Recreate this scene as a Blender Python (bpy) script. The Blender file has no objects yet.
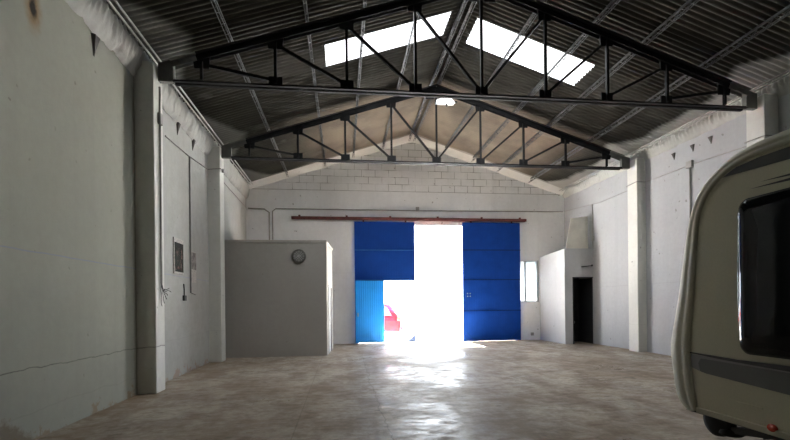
import bpy, math, random
from mathutils import Vector, Matrix, noise

SC = bpy.context.scene
COL = SC.collection
R = math.radians

# ------------------------------------------------------------------ camera
cd = bpy.data.cameras.new('camera')
cam = bpy.data.objects.new('camera', cd)
COL.objects.link(cam)
cd.sensor_fit = 'HORIZONTAL'
cd.sensor_width = 36.0
cd.lens = 442.03 / 790 * 36.0
cd.shift_y = (303.32 - 220) / 790
cd.clip_start = 0.05
cd.clip_end = 400
YAW, ROLL = 0.1185, 0.0106
cam.matrix_world = (Matrix.Translation((0, 0, 1.55)) @ Matrix.Rotation(-YAW, 4, 'Z')
                    @ Matrix.Rotation(math.pi / 2, 4, 'X') @ Matrix.Rotation(-ROLL, 4, 'Z'))
SC.camera = cam

# ------------------------------------------------------------------ world, sun, daylight, exposure
W = bpy.data.worlds.new('world')
SC.world = W
W.use_nodes = True
bg = W.node_tree.nodes['Background']
bg.inputs['Color'].default_value = (0.86, 0.93, 1.0, 1)
bg.inputs['Strength'].default_value = 2.4

sl = bpy.data.lights.new('sun', 'SUN')
sl.energy = 42
sl.angle = R(0.6)
sl.color = (0.97, 0.98, 1.0)
sun = bpy.data.objects.new('sun', sl)
COL.objects.link(sun)
sun.rotation_euler = Vector((0.04, -0.48, -0.88)).to_track_quat('-Z', 'Y').to_euler()

def daylight(name, loc, sx, sy, direction, power, color=(0.93, 0.97, 1.0), portal=False):
    l = bpy.data.lights.new(name, 'AREA')
    l.shape = 'RECTANGLE'
    l.size, l.size_y = sx, sy
    l.energy = power
    l.color = color
    o = bpy.data.objects.new(name, l)
    COL.objects.link(o)
    o.location = loc
    o.rotation_euler = Vector(direction).to_track_quat('-Z', 'Y').to_euler()
    if portal:
        l.cycles.is_portal = True
    return o

daylight('daylight_gate', (3.82, 17.56, 2.25), 2.0, 4.6, (0, -1, 0), 1, portal=True)
daylight('daylight_wicket', (2.22, 17.58, 1.25), 1.24, 2.5, (0, -1, 0), 1, portal=True)
daylight('daylight_window', (7.55, 17.58, 2.39), 0.85, 1.7, (0, -1, 0), 1, portal=True)
SKY_W = 22
daylight('daylight_skylight_left', (1.09, 10.07, 7.50), 2.75, 0.8, (0.3, 0, -0.95), SKY_W)
daylight('daylight_skylight_right', (4.54, 10.22, 7.47), 2.75, 0.8, (-0.3, 0, -0.95), SKY_W)

SC.view_settings.view_transform = 'Standard'
SC.view_settings.look = 'None'
SC.view_settings.gamma = 1.0
SC.view_settings.use_curve_mapping = False
SC.view_settings.exposure = 2.5
SC.cycles.use_denoising = True
SC.cycles.max_bounces = 14
SC.cycles.diffuse_bounces = 8
SC.cycles.glossy_bounces = 4
SC.cycles.sample_clamp_indirect = 20
SC.cycles.caustics_reflective = False
SC.cycles.caustics_refractive = False


# ------------------------------------------------------------------ material helpers
class NT:
    def __init__(self, name):
        self.m = bpy.data.materials.new(name)
        self.m.use_nodes = True
        self.t = self.m.node_tree
        self.b = self.t.nodes['Principled BSDF']
        self._pos = None

    def n(self, typ, **kw):
        x = self.t.nodes.new(typ)
        for k, v in kw.items():
            setattr(x, k, v)
        return x

    def l(self, a, b):
        self.t.links.new(a, b)

    def put(self, sock, v):
        if hasattr(v, 'is_output'):
            self.l(v, sock)
        else:
            sock.default_value = v

    def pos(self):
        if self._pos is None:
            self._pos = self.n('ShaderNodeNewGeometry').outputs['Position']
        return self._pos

    def xyz(self):
        s = self.n('ShaderNodeSeparateXYZ')
        self.l(self.pos(), s.inputs[0])
        return s.outputs

    def scaled(self, sc, off=(0, 0, 0)):
        m = self.n('ShaderNodeMapping')
        self.l(self.pos(), m.inputs[0])
        m.inputs['Scale'].default_value = sc
        m.inputs['Location'].default_value = off
        return m.outputs[0]

    def noise(self, scale=1.0, detail=4, rough=0.55, vec=None, sc=None, off=(0, 0, 0)):
        x = self.n('ShaderNodeTexNoise')
        x.inputs['Scale'].default_value = scale
        x.inputs['Detail'].default_value = detail
        x.inputs['Roughness'].default_value = rough
        v = vec or (self.scaled(sc, off) if sc else self.pos())
        self.l(v, x.inputs['Vector'])
        return x.outputs['Fac']

    def ramp(self, f, *stops):
        r = self.n('ShaderNodeValToRGB')
        e = r.color_ramp.elements
        while len(e) < len(stops):
            e.new(0.5)
        for i, (p, c) in enumerate(stops):
            e[i].position = p
            if not hasattr(c, '__len__'):
                c = (c, c, c)
            e[i].color = (*c[:3], 1)
        self.l(f, r.inputs[0])
        return r.outputs[0]

    def mix(self, fac, a, b, mode='MIX'):
        x = self.n('ShaderNodeMix', data_type='RGBA', blend_type=mode)
        self.put(x.inputs[0], fac)
        for s, v in ((x.inputs[6], a), (x.inputs[7], b)):
            if hasattr(v, 'is_output'):
                self.l(v, s)
            else:
                s.default_value = (*v[:3], 1)
        return x.outputs[2]

    def math(self, op, a, b=0.0, c=0.0):
        x = self.n('ShaderNodeMath', operation=op)
        for s, v in zip(x.inputs, (a, b, c)):
            self.put(s, v)
        return x.outputs[0]

    def band(self, v, c, w):
        """1 inside |v-c|<w, soft edge"""
        d = self.math('ABSOLUTE', self.math('SUBTRACT', v, c))
        return self.math('SUBTRACT', 1.0, self.math('SMOOTH_MIN', 1.0, self.math('DIVIDE', d, w), 0.2))

    def step(self, v, a, b):
        x = self.n('ShaderNodeMapRange', interpolation_type='SMOOTHSTEP')
        self.put(x.inputs[0], v)
        x.inputs[1].default_value = a
        x.inputs[2].default_value = b
        return x.outputs[0]

    def bump(self, h, strength=0.3, dist=0.02):
        x = self.n('ShaderNodeBump')
        x.inputs['Strength'].default_value = strength
        x.inputs['Distance'].default_value = dist
        self.l(h, x.inputs['Height'])
        self.l(x.outputs[0], self.b.inputs['Normal'])

    def set(self, **kw):
        for k, v in kw.items():
            k = {'color': 'Base Color', 'rough': 'Roughness', 'metal': 'Metallic', 'spec': 'Specular IOR Level',
                 'coat': 'Coat Weight', 'ec': 'Emission Color', 'es': 'Emission Strength'}[k]
            if isinstance(v, tuple) and len(v) == 3:
                v = (*v, 1)
            self.put(self.b.inputs[k], v)
        return self.m


def simple(name, color, rough=0.6, metal=0.0, var=0.12, scale=6, spec=0.5, coat=0.0):
    t = NT(name)
    f = t.noise(scale, 4)
    lo = tuple(c * (1 - var) for c in color)
    hi = tuple(min(1, c * (1 + var)) for c in color)
    t.set(color=t.ramp(f, (0.3, lo), (0.7, hi)), rough=rough, metal=metal, spec=spec, coat=coat)
    return t.m


def plaster(name, base=(0.60, 0.60, 0.57), joints=None, extra=None, foot=1.0):
    t = NT(name)
    big = t.noise(0.55, 5, 0.6)
    fine = t.noise(9, 6, 0.65)
    col = t.ramp(big, (0.25, tuple(c * 0.86 for c in base)), (0.75, base))
    col = t.mix(t.ramp(fine, (0.35, 0.22), (0.6, 0.0)), col, tuple(c * 0.72 for c in base))
    streak = t.noise(1.0, 5, 0.6, sc=(2.2, 2.2, 0.12))
    col = t.mix(t.ramp(streak, (0.52, 0.0), (0.74, 0.28)), col, tuple(c * 0.7 for c in base))
    o = t.xyz()
    # brown scuffed foot of the wall, flaking paint
    z = o[2]
    n = t.noise(3.2, 6, 0.65)
    foot_h = t.math('MULTIPLY', t.math('SUBTRACT', n, 0.45), 1.0 * foot)
    m = t.step(t.math('SUBTRACT', foot_h, z), 0.0, 0.07)
    col = t.mix(t.math('MULTIPLY', m, 0.55 * foot), col, (0.27, 0.20, 0.135))
    speck = t.ramp(t.noise(7.5, 2, 0.4), (0.74, 0.0), (0.78, 0.6))
    col = t.mix(speck, col, (0.16, 0.14, 0.12))
    if joints:
        wob = t.math('MULTIPLY', t.math('SUBTRACT', t.noise(1.3, 5, 0.6), 0.5), 0.16)
        wob2 = t.math('MULTIPLY', t.math('SUBTRACT', t.noise(2.3, 2, 0.5), 0.5), 0.03)
        for (zz, w, c, a, cracky) in joints:
            if cracky:
                a = t.math('MULTIPLY', a, t.math('SUBTRACT', 1.0, t.math('MULTIPLY', t.step(t.xyz()[1], 8.65, 9.2), 0.85)))
            zc = t.math('SUBTRACT', z, wob if cracky else wob2)
            col = t.mix(t.math('MULTIPLY', t.band(zc, zz, w), a), col, c)
    if extra:
        col = extra(t, col, o)
    t.set(color=col, rough=0.85, spec=0.25)
    h = t.math('ADD', t.math('MULTIPLY', t.noise(3.0, 5), 1.0), t.math('MULTIPLY', t.noise(26, 4), 0.35))
    t.bump(h, 0.35, 0.02)
    return t.m


M = {}

def left_extra(t, col, o):
    # rust stain running from a hole, plus cracked corner near the floor
    dy = t.math('DIVIDE', t.math('SUBTRACT', o[1], 5.67), 0.10)
    dz = t.math('DIVIDE', t.math('SUBTRACT', o[2], 5.08), 0.20)
    d = t.math('SQRT', t.math('ADD', t.math('MULTIPLY', dy, dy), t.math('MULTIPLY', dz, dz)))
    d = t.math('ADD', d, t.math('MULTIPLY', t.math('SUBTRACT', t.noise(9, 3), 0.5), 0.9))
    col = t.mix(t.math('SUBTRACT', 1.0, t.step(d, 0.5, 1.9)), col, (0.25, 0.17, 0.09))
    col = t.mix(t.math('SUBTRACT', 1.0, t.step(d, 0.35, 0.9)), col, (0.02, 0.016, 0.012))
    # rubble-brown broken plaster low in the near corner
    col = t.mix(t.step(o[1], 8.3, 8.5), col, t.mix(1.0, col, (1.30, 1.29, 1.44), 'MULTIPLY'))  # paler, bluer wall tone past the near pillar
    fl = t.ramp(t.noise(3.4, 6, 0.7), (0.40, 0.25), (0.55, 0.0))
    col = t.mix(fl, col, (0.30, 0.30, 0.25))
    d = t.math('ADD', t.math('MULTIPLY', t.math('ABSOLUTE', t.math('SUBTRACT', o[1], 5.15)), 1.1), t.math('MULTIPLY', o[2], 2.0))
    d = t.math('ADD', d, t.math('MULTIPLY', t.math('SUBTRACT', t.noise(6, 4, 0.7), 0.5), 0.9))
    col = t.mix(t.math('MULTIPLY', t.math('SUBTRACT', 1.0, t.step(d, 0.45, 0.7)), 0.7), col, (0.16, 0.115, 0.075))
    return col

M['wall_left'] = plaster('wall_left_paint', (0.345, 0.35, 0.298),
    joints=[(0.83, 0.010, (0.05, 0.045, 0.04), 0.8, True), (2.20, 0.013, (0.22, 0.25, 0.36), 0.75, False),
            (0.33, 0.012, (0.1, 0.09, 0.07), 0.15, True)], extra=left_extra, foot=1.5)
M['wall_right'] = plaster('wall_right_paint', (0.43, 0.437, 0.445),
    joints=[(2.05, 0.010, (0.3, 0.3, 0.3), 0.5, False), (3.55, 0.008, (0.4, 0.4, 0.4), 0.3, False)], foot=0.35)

def back_extra(t, col, o):
    z = o[2]
    br = t.n('ShaderNodeTexBrick')
    cmb = t.n('ShaderNodeCombineXYZ')
    wob = t.math('MULTIPLY', t.math('SUBTRACT', t.noise(2.0, 2), 0.5), 0.03)
    t.l(o[0], cmb.inputs[0])
    t.l(t.math('ADD', t.math('SUBTRACT', z, 5.95), wob), cmb.inputs[1])
    t.l(cmb.outputs[0], br.inputs['Vector'])
    br.inputs['Scale'].default_value = 1.0
    br.inputs['Brick Width'].default_value = 0.53
    br.inputs['Row Height'].default_value = 0.275
    br.inputs['Mortar Size'].default_value = 0.011
    br.inputs['Mortar Smooth'].default_value = 0.4
    br.inputs['Color1'].default_value = (0.93, 0.93, 0.92, 1)
    br.inputs['Color2'].default_value = (1, 1, 1, 1)
    br.inputs['Mortar'].default_value = (0.30, 0.29, 0.28, 1)
    patch = t.ramp(t.noise(1.6, 3), (0.42, 0.25), (0.58, 1.0))
    fac = t.math('MULTIPLY', t.step(z, 5.93, 5.97), patch)
    col = t.mix(fac, col, br.outputs['Color'], 'MULTIPLY')
    col = t.mix(t.math('MULTIPLY', t.band(z, 5.95, 0.02), 0.6), col, (0.2, 0.19, 0.18))
    return col

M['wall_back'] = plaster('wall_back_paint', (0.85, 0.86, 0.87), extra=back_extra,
                         joints=[(2.75, 0.008, (0.35, 0.35, 0.34), 0.35, False)], foot=0.35)
M['pillar'] = plaster('pillar_paint', (0.72, 0.72, 0.67), joints=[(0.83, 0.014, (0.05, 0.045, 0.04), 0.7, True)], foot=0.3)
M['hut'] = plaster('hut_paint', (0.50, 0.508, 0.52), foot=0.2)
M['office'] = plaster('cabin_paint', (0.38, 0.36, 0.33), foot=0.2,
                      joints=[(0.65, 0.006, (0.3, 0.3, 0.29), 0.25, False), (1.5, 0.006, (0.3, 0.3, 0.29), 0.25, False)])
M['mortar'] = plaster('eave_mortar', (0.46, 0.46, 0.43), foot=0)
M['verge'] = plaster('verge_plaster', (0.74, 0.74, 0.72), foot=0)

# floor: worn power-floated concrete, brown dirt, polished patches
t = NT('concrete_floor')
big = t.noise(0.38, 6, 0.62)
mid = t.noise(1.5, 6, 0.65, sc=(1.0, 0.55, 1))
fine = t.noise(11, 6, 0.7)
col = t.ramp(big, (0.32, (0.31, 0.245, 0.18)), (0.5, (0.44, 0.375, 0.305)), (0.68, (0.55, 0.50, 0.435)))
col = t.mix(t.ramp(mid, (0.44, 0.0), (0.60, 0.75)), col, (0.20, 0.148, 0.105))
col = t.mix(t.ramp(fine, (0.40, 0.4), (0.60, 0.0)), col, (0.19, 0.16, 0.13))
scr = t.noise(1.0, 6, 0.75, sc=(3.2, 5.5, 1))
col = t.mix(t.ramp(scr, (0.36, 0.5), (0.50, 0.0)), col, (0.17, 0.13, 0.10))
col = t.mix(t.ramp(scr, (0.56, 0.0), (0.72, 0.4)), col, (0.56, 0.53, 0.48))
spots = t.ramp(t.noise(2.7, 3, 0.5, off=(7, 3, 0), sc=(1, 1, 1)), (0.66, 0.0), (0.72, 0.55))
col = t.mix(spots, col, (0.12, 0.10, 0.085))
o = t.xyz()
# foot of the walls: brown dust
edge = t.step(t.math('ABSOLUTE', t.math('SUBTRACT', o[0], 2.77)), 5.4, 6.3)
col = t.mix(t.math('MULTIPLY', edge, t.ramp(mid, (0.35, 0.1), (0.6, 0.65))), col, (0.27, 0.19, 0.12))
# sawn joints and cracks
wob = t.math('MULTIPLY', t.math('SUBTRACT', t.noise(0.9, 5, 0.6), 0.5), 0.35)
for ax, c, w, a, wb in ((0, 6.05, 0.012, 0.65, 0), (0, -0.6, 0.012, 0.4, 0), (1, 9.7, 0.014, 0.35, 0), (1, 13.4, 0.012, 0.3, 0),
                        (0, 0.55, 0.014, 0.5, 1), (1, 11.6, 0.018, 0.35, 1)):
    v = t.math('ADD', o[ax], wob) if wb else o[ax]
    col = t.mix(t.math('MULTIPLY', t.band(v, c, w), a), col, (0.10, 0.08, 0.06))
rg = t.ramp(t.noise(0.8, 6, 0.68, off=(3, 9, 0), sc=(1.0, 0.6, 1)), (0.36, 0.24), (0.48, 0.40), (0.62, 0.60))
rg2 = t.mix(t.ramp(scr, (0.40, 0.8), (0.54, 0.0)), rg, (0.65, 0.65, 0.65))
t.set(color=col, rough=rg2, spec=0.085)
h = t.math('ADD', t.math('MULTIPLY', t.noise(2.2, 4), 1.0), t.math('MULTIPLY', t.noise(24, 5, 0.7), 0.12))
t.bump(h, 0.16, 0.03)
M['floor'] = t.m

t = NT('yard_concrete')
t.set(color=t.ramp(t.noise(0.7, 5), (0.3, (0.55, 0.54, 0.51)), (0.7, (0.66, 0.65, 0.62))), rough=0.9)
M['ground'] = t.m

# roof: fibre-cement sheets, white overspray near walls and rear verge, tan tint past the far truss
t = NT('fibre_cement_sheet')
o = t.xyz()
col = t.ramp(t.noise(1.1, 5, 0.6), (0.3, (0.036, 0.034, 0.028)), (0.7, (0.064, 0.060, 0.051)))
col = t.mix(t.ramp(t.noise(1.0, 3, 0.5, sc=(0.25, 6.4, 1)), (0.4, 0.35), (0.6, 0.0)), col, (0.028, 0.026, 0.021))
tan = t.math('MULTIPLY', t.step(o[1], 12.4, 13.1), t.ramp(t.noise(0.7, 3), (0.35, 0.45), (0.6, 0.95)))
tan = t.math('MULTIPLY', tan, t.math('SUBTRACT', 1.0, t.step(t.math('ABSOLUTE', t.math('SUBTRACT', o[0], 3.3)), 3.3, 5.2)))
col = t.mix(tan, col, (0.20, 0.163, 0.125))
nn = t.math('MULTIPLY', t.math('SUBTRACT', t.noise(0.9, 4, 0.55), 0.5), 2.6)
dx = t.math('ABSOLUTE', t.math('SUBTRACT', o[0], 2.77))
# blobs at the truss bearings
blob = None
for yc in (8.2, 12.75, 16.8):
    d = t.math('ABSOLUTE', t.math('SUBTRACT', o[1], yc))
    v = t.math('SUBTRACT', t.math('MULTIPLY', t.math('SUBTRACT', dx, 5.25), 1.3), t.math('MULTIPLY', d, 0.62))
    blob = v if blob is None else t.math('MAXIMUM', blob, v)
e2 = t.math('SUBTRACT', t.math('ADD', dx, t.math('MULTIPLY', t.step(o[0], 2.0, 8.0), 0.45)), 6.15)
v = t.math('MAXIMUM', blob, t.math('MULTIPLY', e2, 1.6))
yv = t.math('MULTIPLY', t.math('SUBTRACT', o[1], 16.75), 1.6)
v = t.math('MAXIMUM', v, yv)
v = t.math('ADD', v, t.math('MULTIPLY', nn, 0.25))
spray = t.step(v, 0.05, 0.4)
col = t.mix(t.math('MULTIPLY', spray, t.math('ADD', 0.42, t.math('MULTIPLY', t.step(o[0], 2.0, 7.0), 0.4))), col, (0.60, 0.60, 0.58))
sp2 = t.ramp(t.noise(1.5, 3, 0.5, off=(4, 1, 2), sc=(0.7, 0.9, 1)), (0.66, 0.0), (0.74, 0.12))
col = t.mix(sp2, col, (0.45, 0.45, 0.43))
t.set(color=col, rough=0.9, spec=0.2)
t.bump(t.noise(18, 4), 0.15, 0.01)
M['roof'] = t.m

# translucent skylight sheet, its daylight put in as emission
t = NT('translucent_sheet')
t.set(color=(0.8, 0.82, 0.83), rough=0.6, ec=(0.93, 0.97, 1.0), es=0.5)
M['skylight'] = t.m

M['steel'] = simple('black_painted_steel', (0.012, 0.012, 0.013), 0.75, 0.0, 0.3, spec=0.25)
M['galv'] = simple('galvanised_joist', (0.07, 0.072, 0.075), 0.6, 0.1, 0.25, 3)
M['pale_pipe'] = simple('pale_pipe', (0.42, 0.42, 0.40), 0.6)
M['white_steel'] = simple('whitewashed_plate', (0.13, 0.13, 0.12), 0.8, 0, 0.2, 4)
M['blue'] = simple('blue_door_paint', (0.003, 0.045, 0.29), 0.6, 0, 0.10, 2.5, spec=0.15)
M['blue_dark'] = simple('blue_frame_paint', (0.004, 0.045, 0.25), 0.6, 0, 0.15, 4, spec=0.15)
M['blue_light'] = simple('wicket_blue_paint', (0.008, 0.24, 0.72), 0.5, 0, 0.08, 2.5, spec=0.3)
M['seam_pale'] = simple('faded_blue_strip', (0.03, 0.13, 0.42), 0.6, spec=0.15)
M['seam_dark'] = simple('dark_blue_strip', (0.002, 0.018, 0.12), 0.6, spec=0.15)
M['brace'] = simple('blue_gusset', (0.02, 0.055, 0.16), 0.5, 0, 0.2, 6)
M['rail'] = simple('red_oxide_rail', (0.13, 0.03, 0.026), 0.6, 0, 0.35, 5)
M['grey_metal'] = simple('grey_metal', (0.30, 0.30, 0.30), 0.5, 0.4, 0.15)
M['conduit'] = simple('grey_conduit', (0.30, 0.295, 0.275), 0.6, 0, 0.2)
M['cable'] = simple('dark_cable', (0.05, 0.048, 0.045), 0.6)
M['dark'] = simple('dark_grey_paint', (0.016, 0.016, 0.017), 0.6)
M['void'] = simple('dark_corbel', (0.10, 0.095, 0.085), 0.9)
M['alu'] = simple('window_aluminium', (0.36, 0.37, 0.37), 0.4, 0.5, 0.1)
M['cream'] = simple('beige_board', (0.70, 0.67, 0.60), 0.7, 0, 0.1, 3)
M['paper'] = simple('poster_paper', (0.45, 0.43, 0.40), 0.7, 0, 0.3, 25)
M['porcelain'] = simple('white_porcelain', (0.7, 0.7, 0.7), 0.2)
M['rubber'] = simple('tyre_rubber', (0.02, 0.02, 0.02), 0.85)
M['chrome'] = simple('chrome', (0.75, 0.77, 0.8), 0.08, 1.0, 0.03)
M['van_side'] = simple('caravan_side_cladding', (0.585, 0.555, 0.415), 0.45, 0, 0.04, 60, coat=0.05)
M['van_cap'] = simple('caravan_end_moulding', (0.62, 0.60, 0.52), 0.35, 0, 0.03, 8, coat=0.3)
M['van_trim'] = simple('caravan_edge_trim', (0.50, 0.475, 0.36), 0.6, 0, 0.05, 8)
M['decal_dark'] = simple('charcoal_decal', (0.045, 0.045, 0.046), 0.35, 0, 0.08)
M['decal_grey'] = simple('grey_decal', (0.135, 0.135, 0.135), 0.35, 0, 0.05)
M['decal_pale'] = simple('pale_grey_decal', (0.26, 0.26, 0.25), 0.35, 0, 0.05)
M['van_seal'] = simple('black_window_seal', (0.012, 0.012, 0.013), 0.4)
t = NT('smoked_acrylic')
t.set(color=(0.006, 0.008, 0.009), rough=0.06, spec=0.18)
M['acrylic'] = t.m
M['chassis'] = simple('chassis_steel', (0.06, 0.06, 0.06), 0.6, 0.3)
t = NT('red_reflector')
t.set(color=(0.55, 0.05, 0.02), rough=0.2, spec=0.6)
M['reflector'] = t.m
M['car_red'] = simple('red_car_paint', (0.30, 0.008, 0.010), 0.25, 0, 0.03, 4, coat=0.6)
M['car_glass'] = simple('car_glass', (0.10, 0.11, 0.12), 0.05)
t = NT('lamp_lens')
t.set(color=(0.9, 0.9, 0.9), rough=0.4, ec=(1, 0.98, 0.95), es=0.4)
M['lens'] = t.m
t = NT('frosted_glass')
g = t.n('ShaderNodeBsdfTranslucent')
g.inputs['Color'].default_value = (0.22, 0.235, 0.24, 1)
t.l(g.outputs[0], t.t.nodes['Material Output'].inputs[0])
M['frosted'] = t.m
t = NT('framed_picture')
o = t.xyz()
v = t.noise(3.2, 4, 0.6, sc=(1, 1.6, 1.1), off=(0, 1.3, 0.4))
col = t.ramp(v, (0.45, (0.012, 0.018, 0.015)), (0.58, (0.03, 0.042, 0.032)), (0.64, (0.13, 0.06, 0.05)), (0.74, (0.25, 0.23, 0.21)))
t.set(color=col, rough=0.25)
M['picture'] = t.m
t = NT('notice_print')
v = t.noise(7, 4, 0.6)
col = t.ramp(v, (0.4, (0.10, 0.09, 0.085)), (0.62, (0.30, 0.27, 0.25)))
t.set(color=col, rough=0.6)
M['notice'] = t.m


# ------------------------------------------------------------------ mesh helpers
class MB:
    def __init__(self):
        self.v, self.f = [], []

    def add(self, verts, faces):
        b = len(self.v)
        self.v += [Vector(p) for p in verts]
        self.f += [tuple(b + i for i in f) for f in faces]
        return self

    def box(self, x0, x1, y0, y1, z0, z1):
        v = [(x, y, z) for z in (z0, z1) for y in (y0, y1) for x in (x0, x1)]
        return self.add(v, [(0, 2, 3, 1), (4, 5, 7, 6), (0, 1, 5, 4), (2, 6, 7, 3), (0, 4, 6, 2), (1, 3, 7, 5)])

    def bar(self, a, b, w, h, up=(0, 0, 1)):
        """rectangular bar a->b; w across, h along 'up'"""
        a, b = Vector(a), Vector(b)
        d = (b - a).normalized()
        u = Vector(up)
        s = d.cross(u)
        if s.length < 1e-4:
            s = d.cross(Vector((1, 0, 0)))
        s.normalize()
        u = s.cross(d).normalized()
        v = []
        for p in (a, b):
            for i, j in ((-1, -1), (1, -1), (1, 1), (-1, 1)):
                v.append(p + s * (i * w / 2) + u * (j * h / 2))
        return self.add(v, [(3, 2, 1, 0), (4, 5, 6, 7), (0, 1, 5, 4), (1, 2, 6, 5), (2, 3, 7, 6), (3, 0, 4, 7)])

    def tube(self, pts, r, n=8, caps=True):
        pts = [Vector(p) for p in pts]
        rings = []
        ref = None
        for i, p in enumerate(pts):
            d = (pts[min(i + 1, len(pts) - 1)] - pts[max(i - 1, 0)]).normalized()
            if ref is None:
                ref = d.cross(Vector((0, 0, 1)))
                if ref.length < 1e-3:
                    ref = d.cross(Vector((1, 0, 0)))
            ref = (ref - d * ref.dot(d)).normalized()
            o2 = d.cross(ref)
            rr = r[i] if hasattr(r, '__len__') else r
            rings.append([p + (ref * math.cos(k * math.tau / n) + o2 * math.sin(k * math.tau / n)) * rr for k in range(n)])
        v = [q for ring in rings for q in ring]
        f = []
        for i in range(len(pts) - 1):
            for k in range(n):
                f.append((i * n + k, i * n + (k + 1) % n, (i + 1) * n + (k + 1) % n, (i + 1) * n + k))
        if caps:
            f.append(tuple(reversed(range(n))))
            f.append(tuple((len(pts) - 1) * n + k for k in range(n)))
        return self.add(v, f)

    def prism(self, poly, axis, a, b):
        """polygon (2D) extruded along axis from a to b. axis x: poly=(y,z); y: (x,z); z: (x,y)"""
        def p3(p, t):
            return {'x': (t, p[0], p[1]), 'y': (p[0], t, p[1]), 'z': (p[0], p[1], t)}[axis]
        n = len(poly)
        v = [p3(p, a) for p in poly] + [p3(p, b) for p in poly]
        f = [tuple(range(n)), tuple(reversed(range(n, 2 * n)))]
        f += [(i, i + n, (i + 1) % n + n, (i + 1) % n) for i in range(n)]
        return self.add(v, f)

    def lathe(self, prof, c, axis='z', n=24):
        """prof list of (r, t) along axis"""
        v, f = [], []
        for r, t in prof:
            for k in range(n):
                a = k * math.tau / n
                p, q = r * math.cos(a), r * math.sin(a)
                v.append({'z': (c[0] + p, c[1] + q, c[2] + t), 'y': (c[0] + p, c[1] + t, c[2] + q),
                          'x': (c[0] + t, c[1] + p, c[2] + q)}[axis])
        for i in range(len(prof) - 1):
            for k in range(n):
                f.append((i * n + k, i * n + (k + 1) % n, (i + 1) * n + (k + 1) % n, (i + 1) * n + k))
        f.append(tuple(range(n)))
        f.append(tuple((len(prof) - 1) * n + k for k in range(n)))
        return self.add(v, f)

    def build(self, name, mat, parent=None, origin=None, bevel=0.0, smooth=False, segs=2):
        import bmesh
        off = Vector((0, 0, 0))
        if parent is not None:
            q = parent
            while q is not None:
                off += q.location
                q = q.parent
            loc = Vector((0, 0, 0))
        else:
            if origin is None:
                xs = [p.x for p in self.v]; ys = [p.y for p in self.v]; zs = [p.z for p in self.v]
                origin = ((min(xs) + max(xs)) / 2, (min(ys) + max(ys)) / 2, min(zs))
            off = Vector(origin)
            loc = off
        me = bpy.data.meshes.new(name)
        me.from_pydata([p - off for p in self.v], [], self.f)
        bm = bmesh.new()
        bm.from_mesh(me)
        bmesh.ops.recalc_face_normals(bm, faces=bm.faces)
        bm.to_mesh(me)
        bm.free()
        if smooth:
            for p in me.polygons:
                p.use_smooth = True
        me.materials.append(mat)
        o = bpy.data.objects.new(name, me)
        COL.objects.link(o)
        o.location = loc
        if parent is not None:
            o.parent = parent
        if bevel:
            b = o.modifiers.new('bevel', 'BEVEL')
            b.width = bevel
            b.segments = segs
            b.limit_method = 'ANGLE'
        return o


def tag(o, label=None, cat=None, group=None, kind=None):
    if label:
        o['label'] = label
    if cat:
        o['category'] = cat
    if group:
        o['group'] = group
    if kind:
        o['kind'] = kind
    return o


def empty(name, loc, label, cat, group=None):
    o = bpy.data.objects.new(name, None)
    COL.objects.link(o)
    o.location = loc
    o.empty_display_size = 0.2
    return tag(o, label, cat, group)


def copy_tree(o, delta=None, label=None, parent=None):
    c = o.copy()
    COL.objects.link(c)
    if parent is not None:
        c.parent = parent
    if delta is not None:
        c.location = Vector(o.location) + Vector(delta)
    if label:
        c['label'] = label
    for ch in list(o.children):
        copy_tree(ch, None, None, c)
    return c


def structure(o):
    o['kind'] = 'structure'
    return o


# ------------------------------------------------------------------ dimensions (metres)
XL, XR, XC = -3.58, 9.12, 2.77
YF, YB = -6.0, 17.27
SL = 0.325
def roof_z(x):
    return 8.13 - SL * abs(x - XC)

# ------------------------------------------------------------------ setting
structure(MB().box(XL - 0.3, XR + 0.3, YF - 0.3, YB + 0.28, -0.2, 0.0).build('floor', M['floor'], origin=(XC, 5, 0)))
structure(MB().box(-60, 70, -60, 110, -0.6, -0.06).build('ground', M['ground'], origin=(0, 0, 0)))
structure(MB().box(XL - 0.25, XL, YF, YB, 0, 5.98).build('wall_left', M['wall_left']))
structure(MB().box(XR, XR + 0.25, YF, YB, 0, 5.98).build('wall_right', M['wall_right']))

def end_wall(name, y0, y1, holes, mat):
    """gabled wall split in columns around rectangular holes (x0,x1,z0,z1)"""
    mb = MB()
    xs = sorted({XL - 0.25, XR + 0.25, XC} | {h[0] for h in holes} | {h[1] for h in holes})
    for a, b in zip(xs, xs[1:]):
        hs = [h for h in holes if h[0] <= a + 1e-6 and h[1] >= b - 1e-6]
        z = 0
        for h in hs:
            if h[2] > z:
                mb.box(a, b, y0, y1, z, h[2])
            z = h[3]
        mb.prism([(a, z), (b, z), (b, roof_z(b) - 0.02), (a, roof_z(a) - 0.02)], 'y', y0, y1)
    return structure(mb.build(name, mat))

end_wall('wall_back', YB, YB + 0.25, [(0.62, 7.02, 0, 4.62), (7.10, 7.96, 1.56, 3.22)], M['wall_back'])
end_wall('wall_front', YF - 0.25, YF, [], M['wall_right'])

# corrugated roof: one sheet surface per slope, skylight openings left out
SKYL = (-0.32, 2.48, 9.63, 10.52)
SKYR = (3.12, 5.95, 9.77, 10.72)
PITCH = 0.125
def corr(y):
    return 0.019 * math.cos(math.tau * y / PITCH)

def slope_sheet(xs, y0, y1, lift=0.0, step=PITCH / 8):
    ny = int(round((y1 - y0) / step))
    ys = [y0 + (y1 - y0) * i / ny for i in range(ny + 1)]
    return xs, ys, lift

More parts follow.
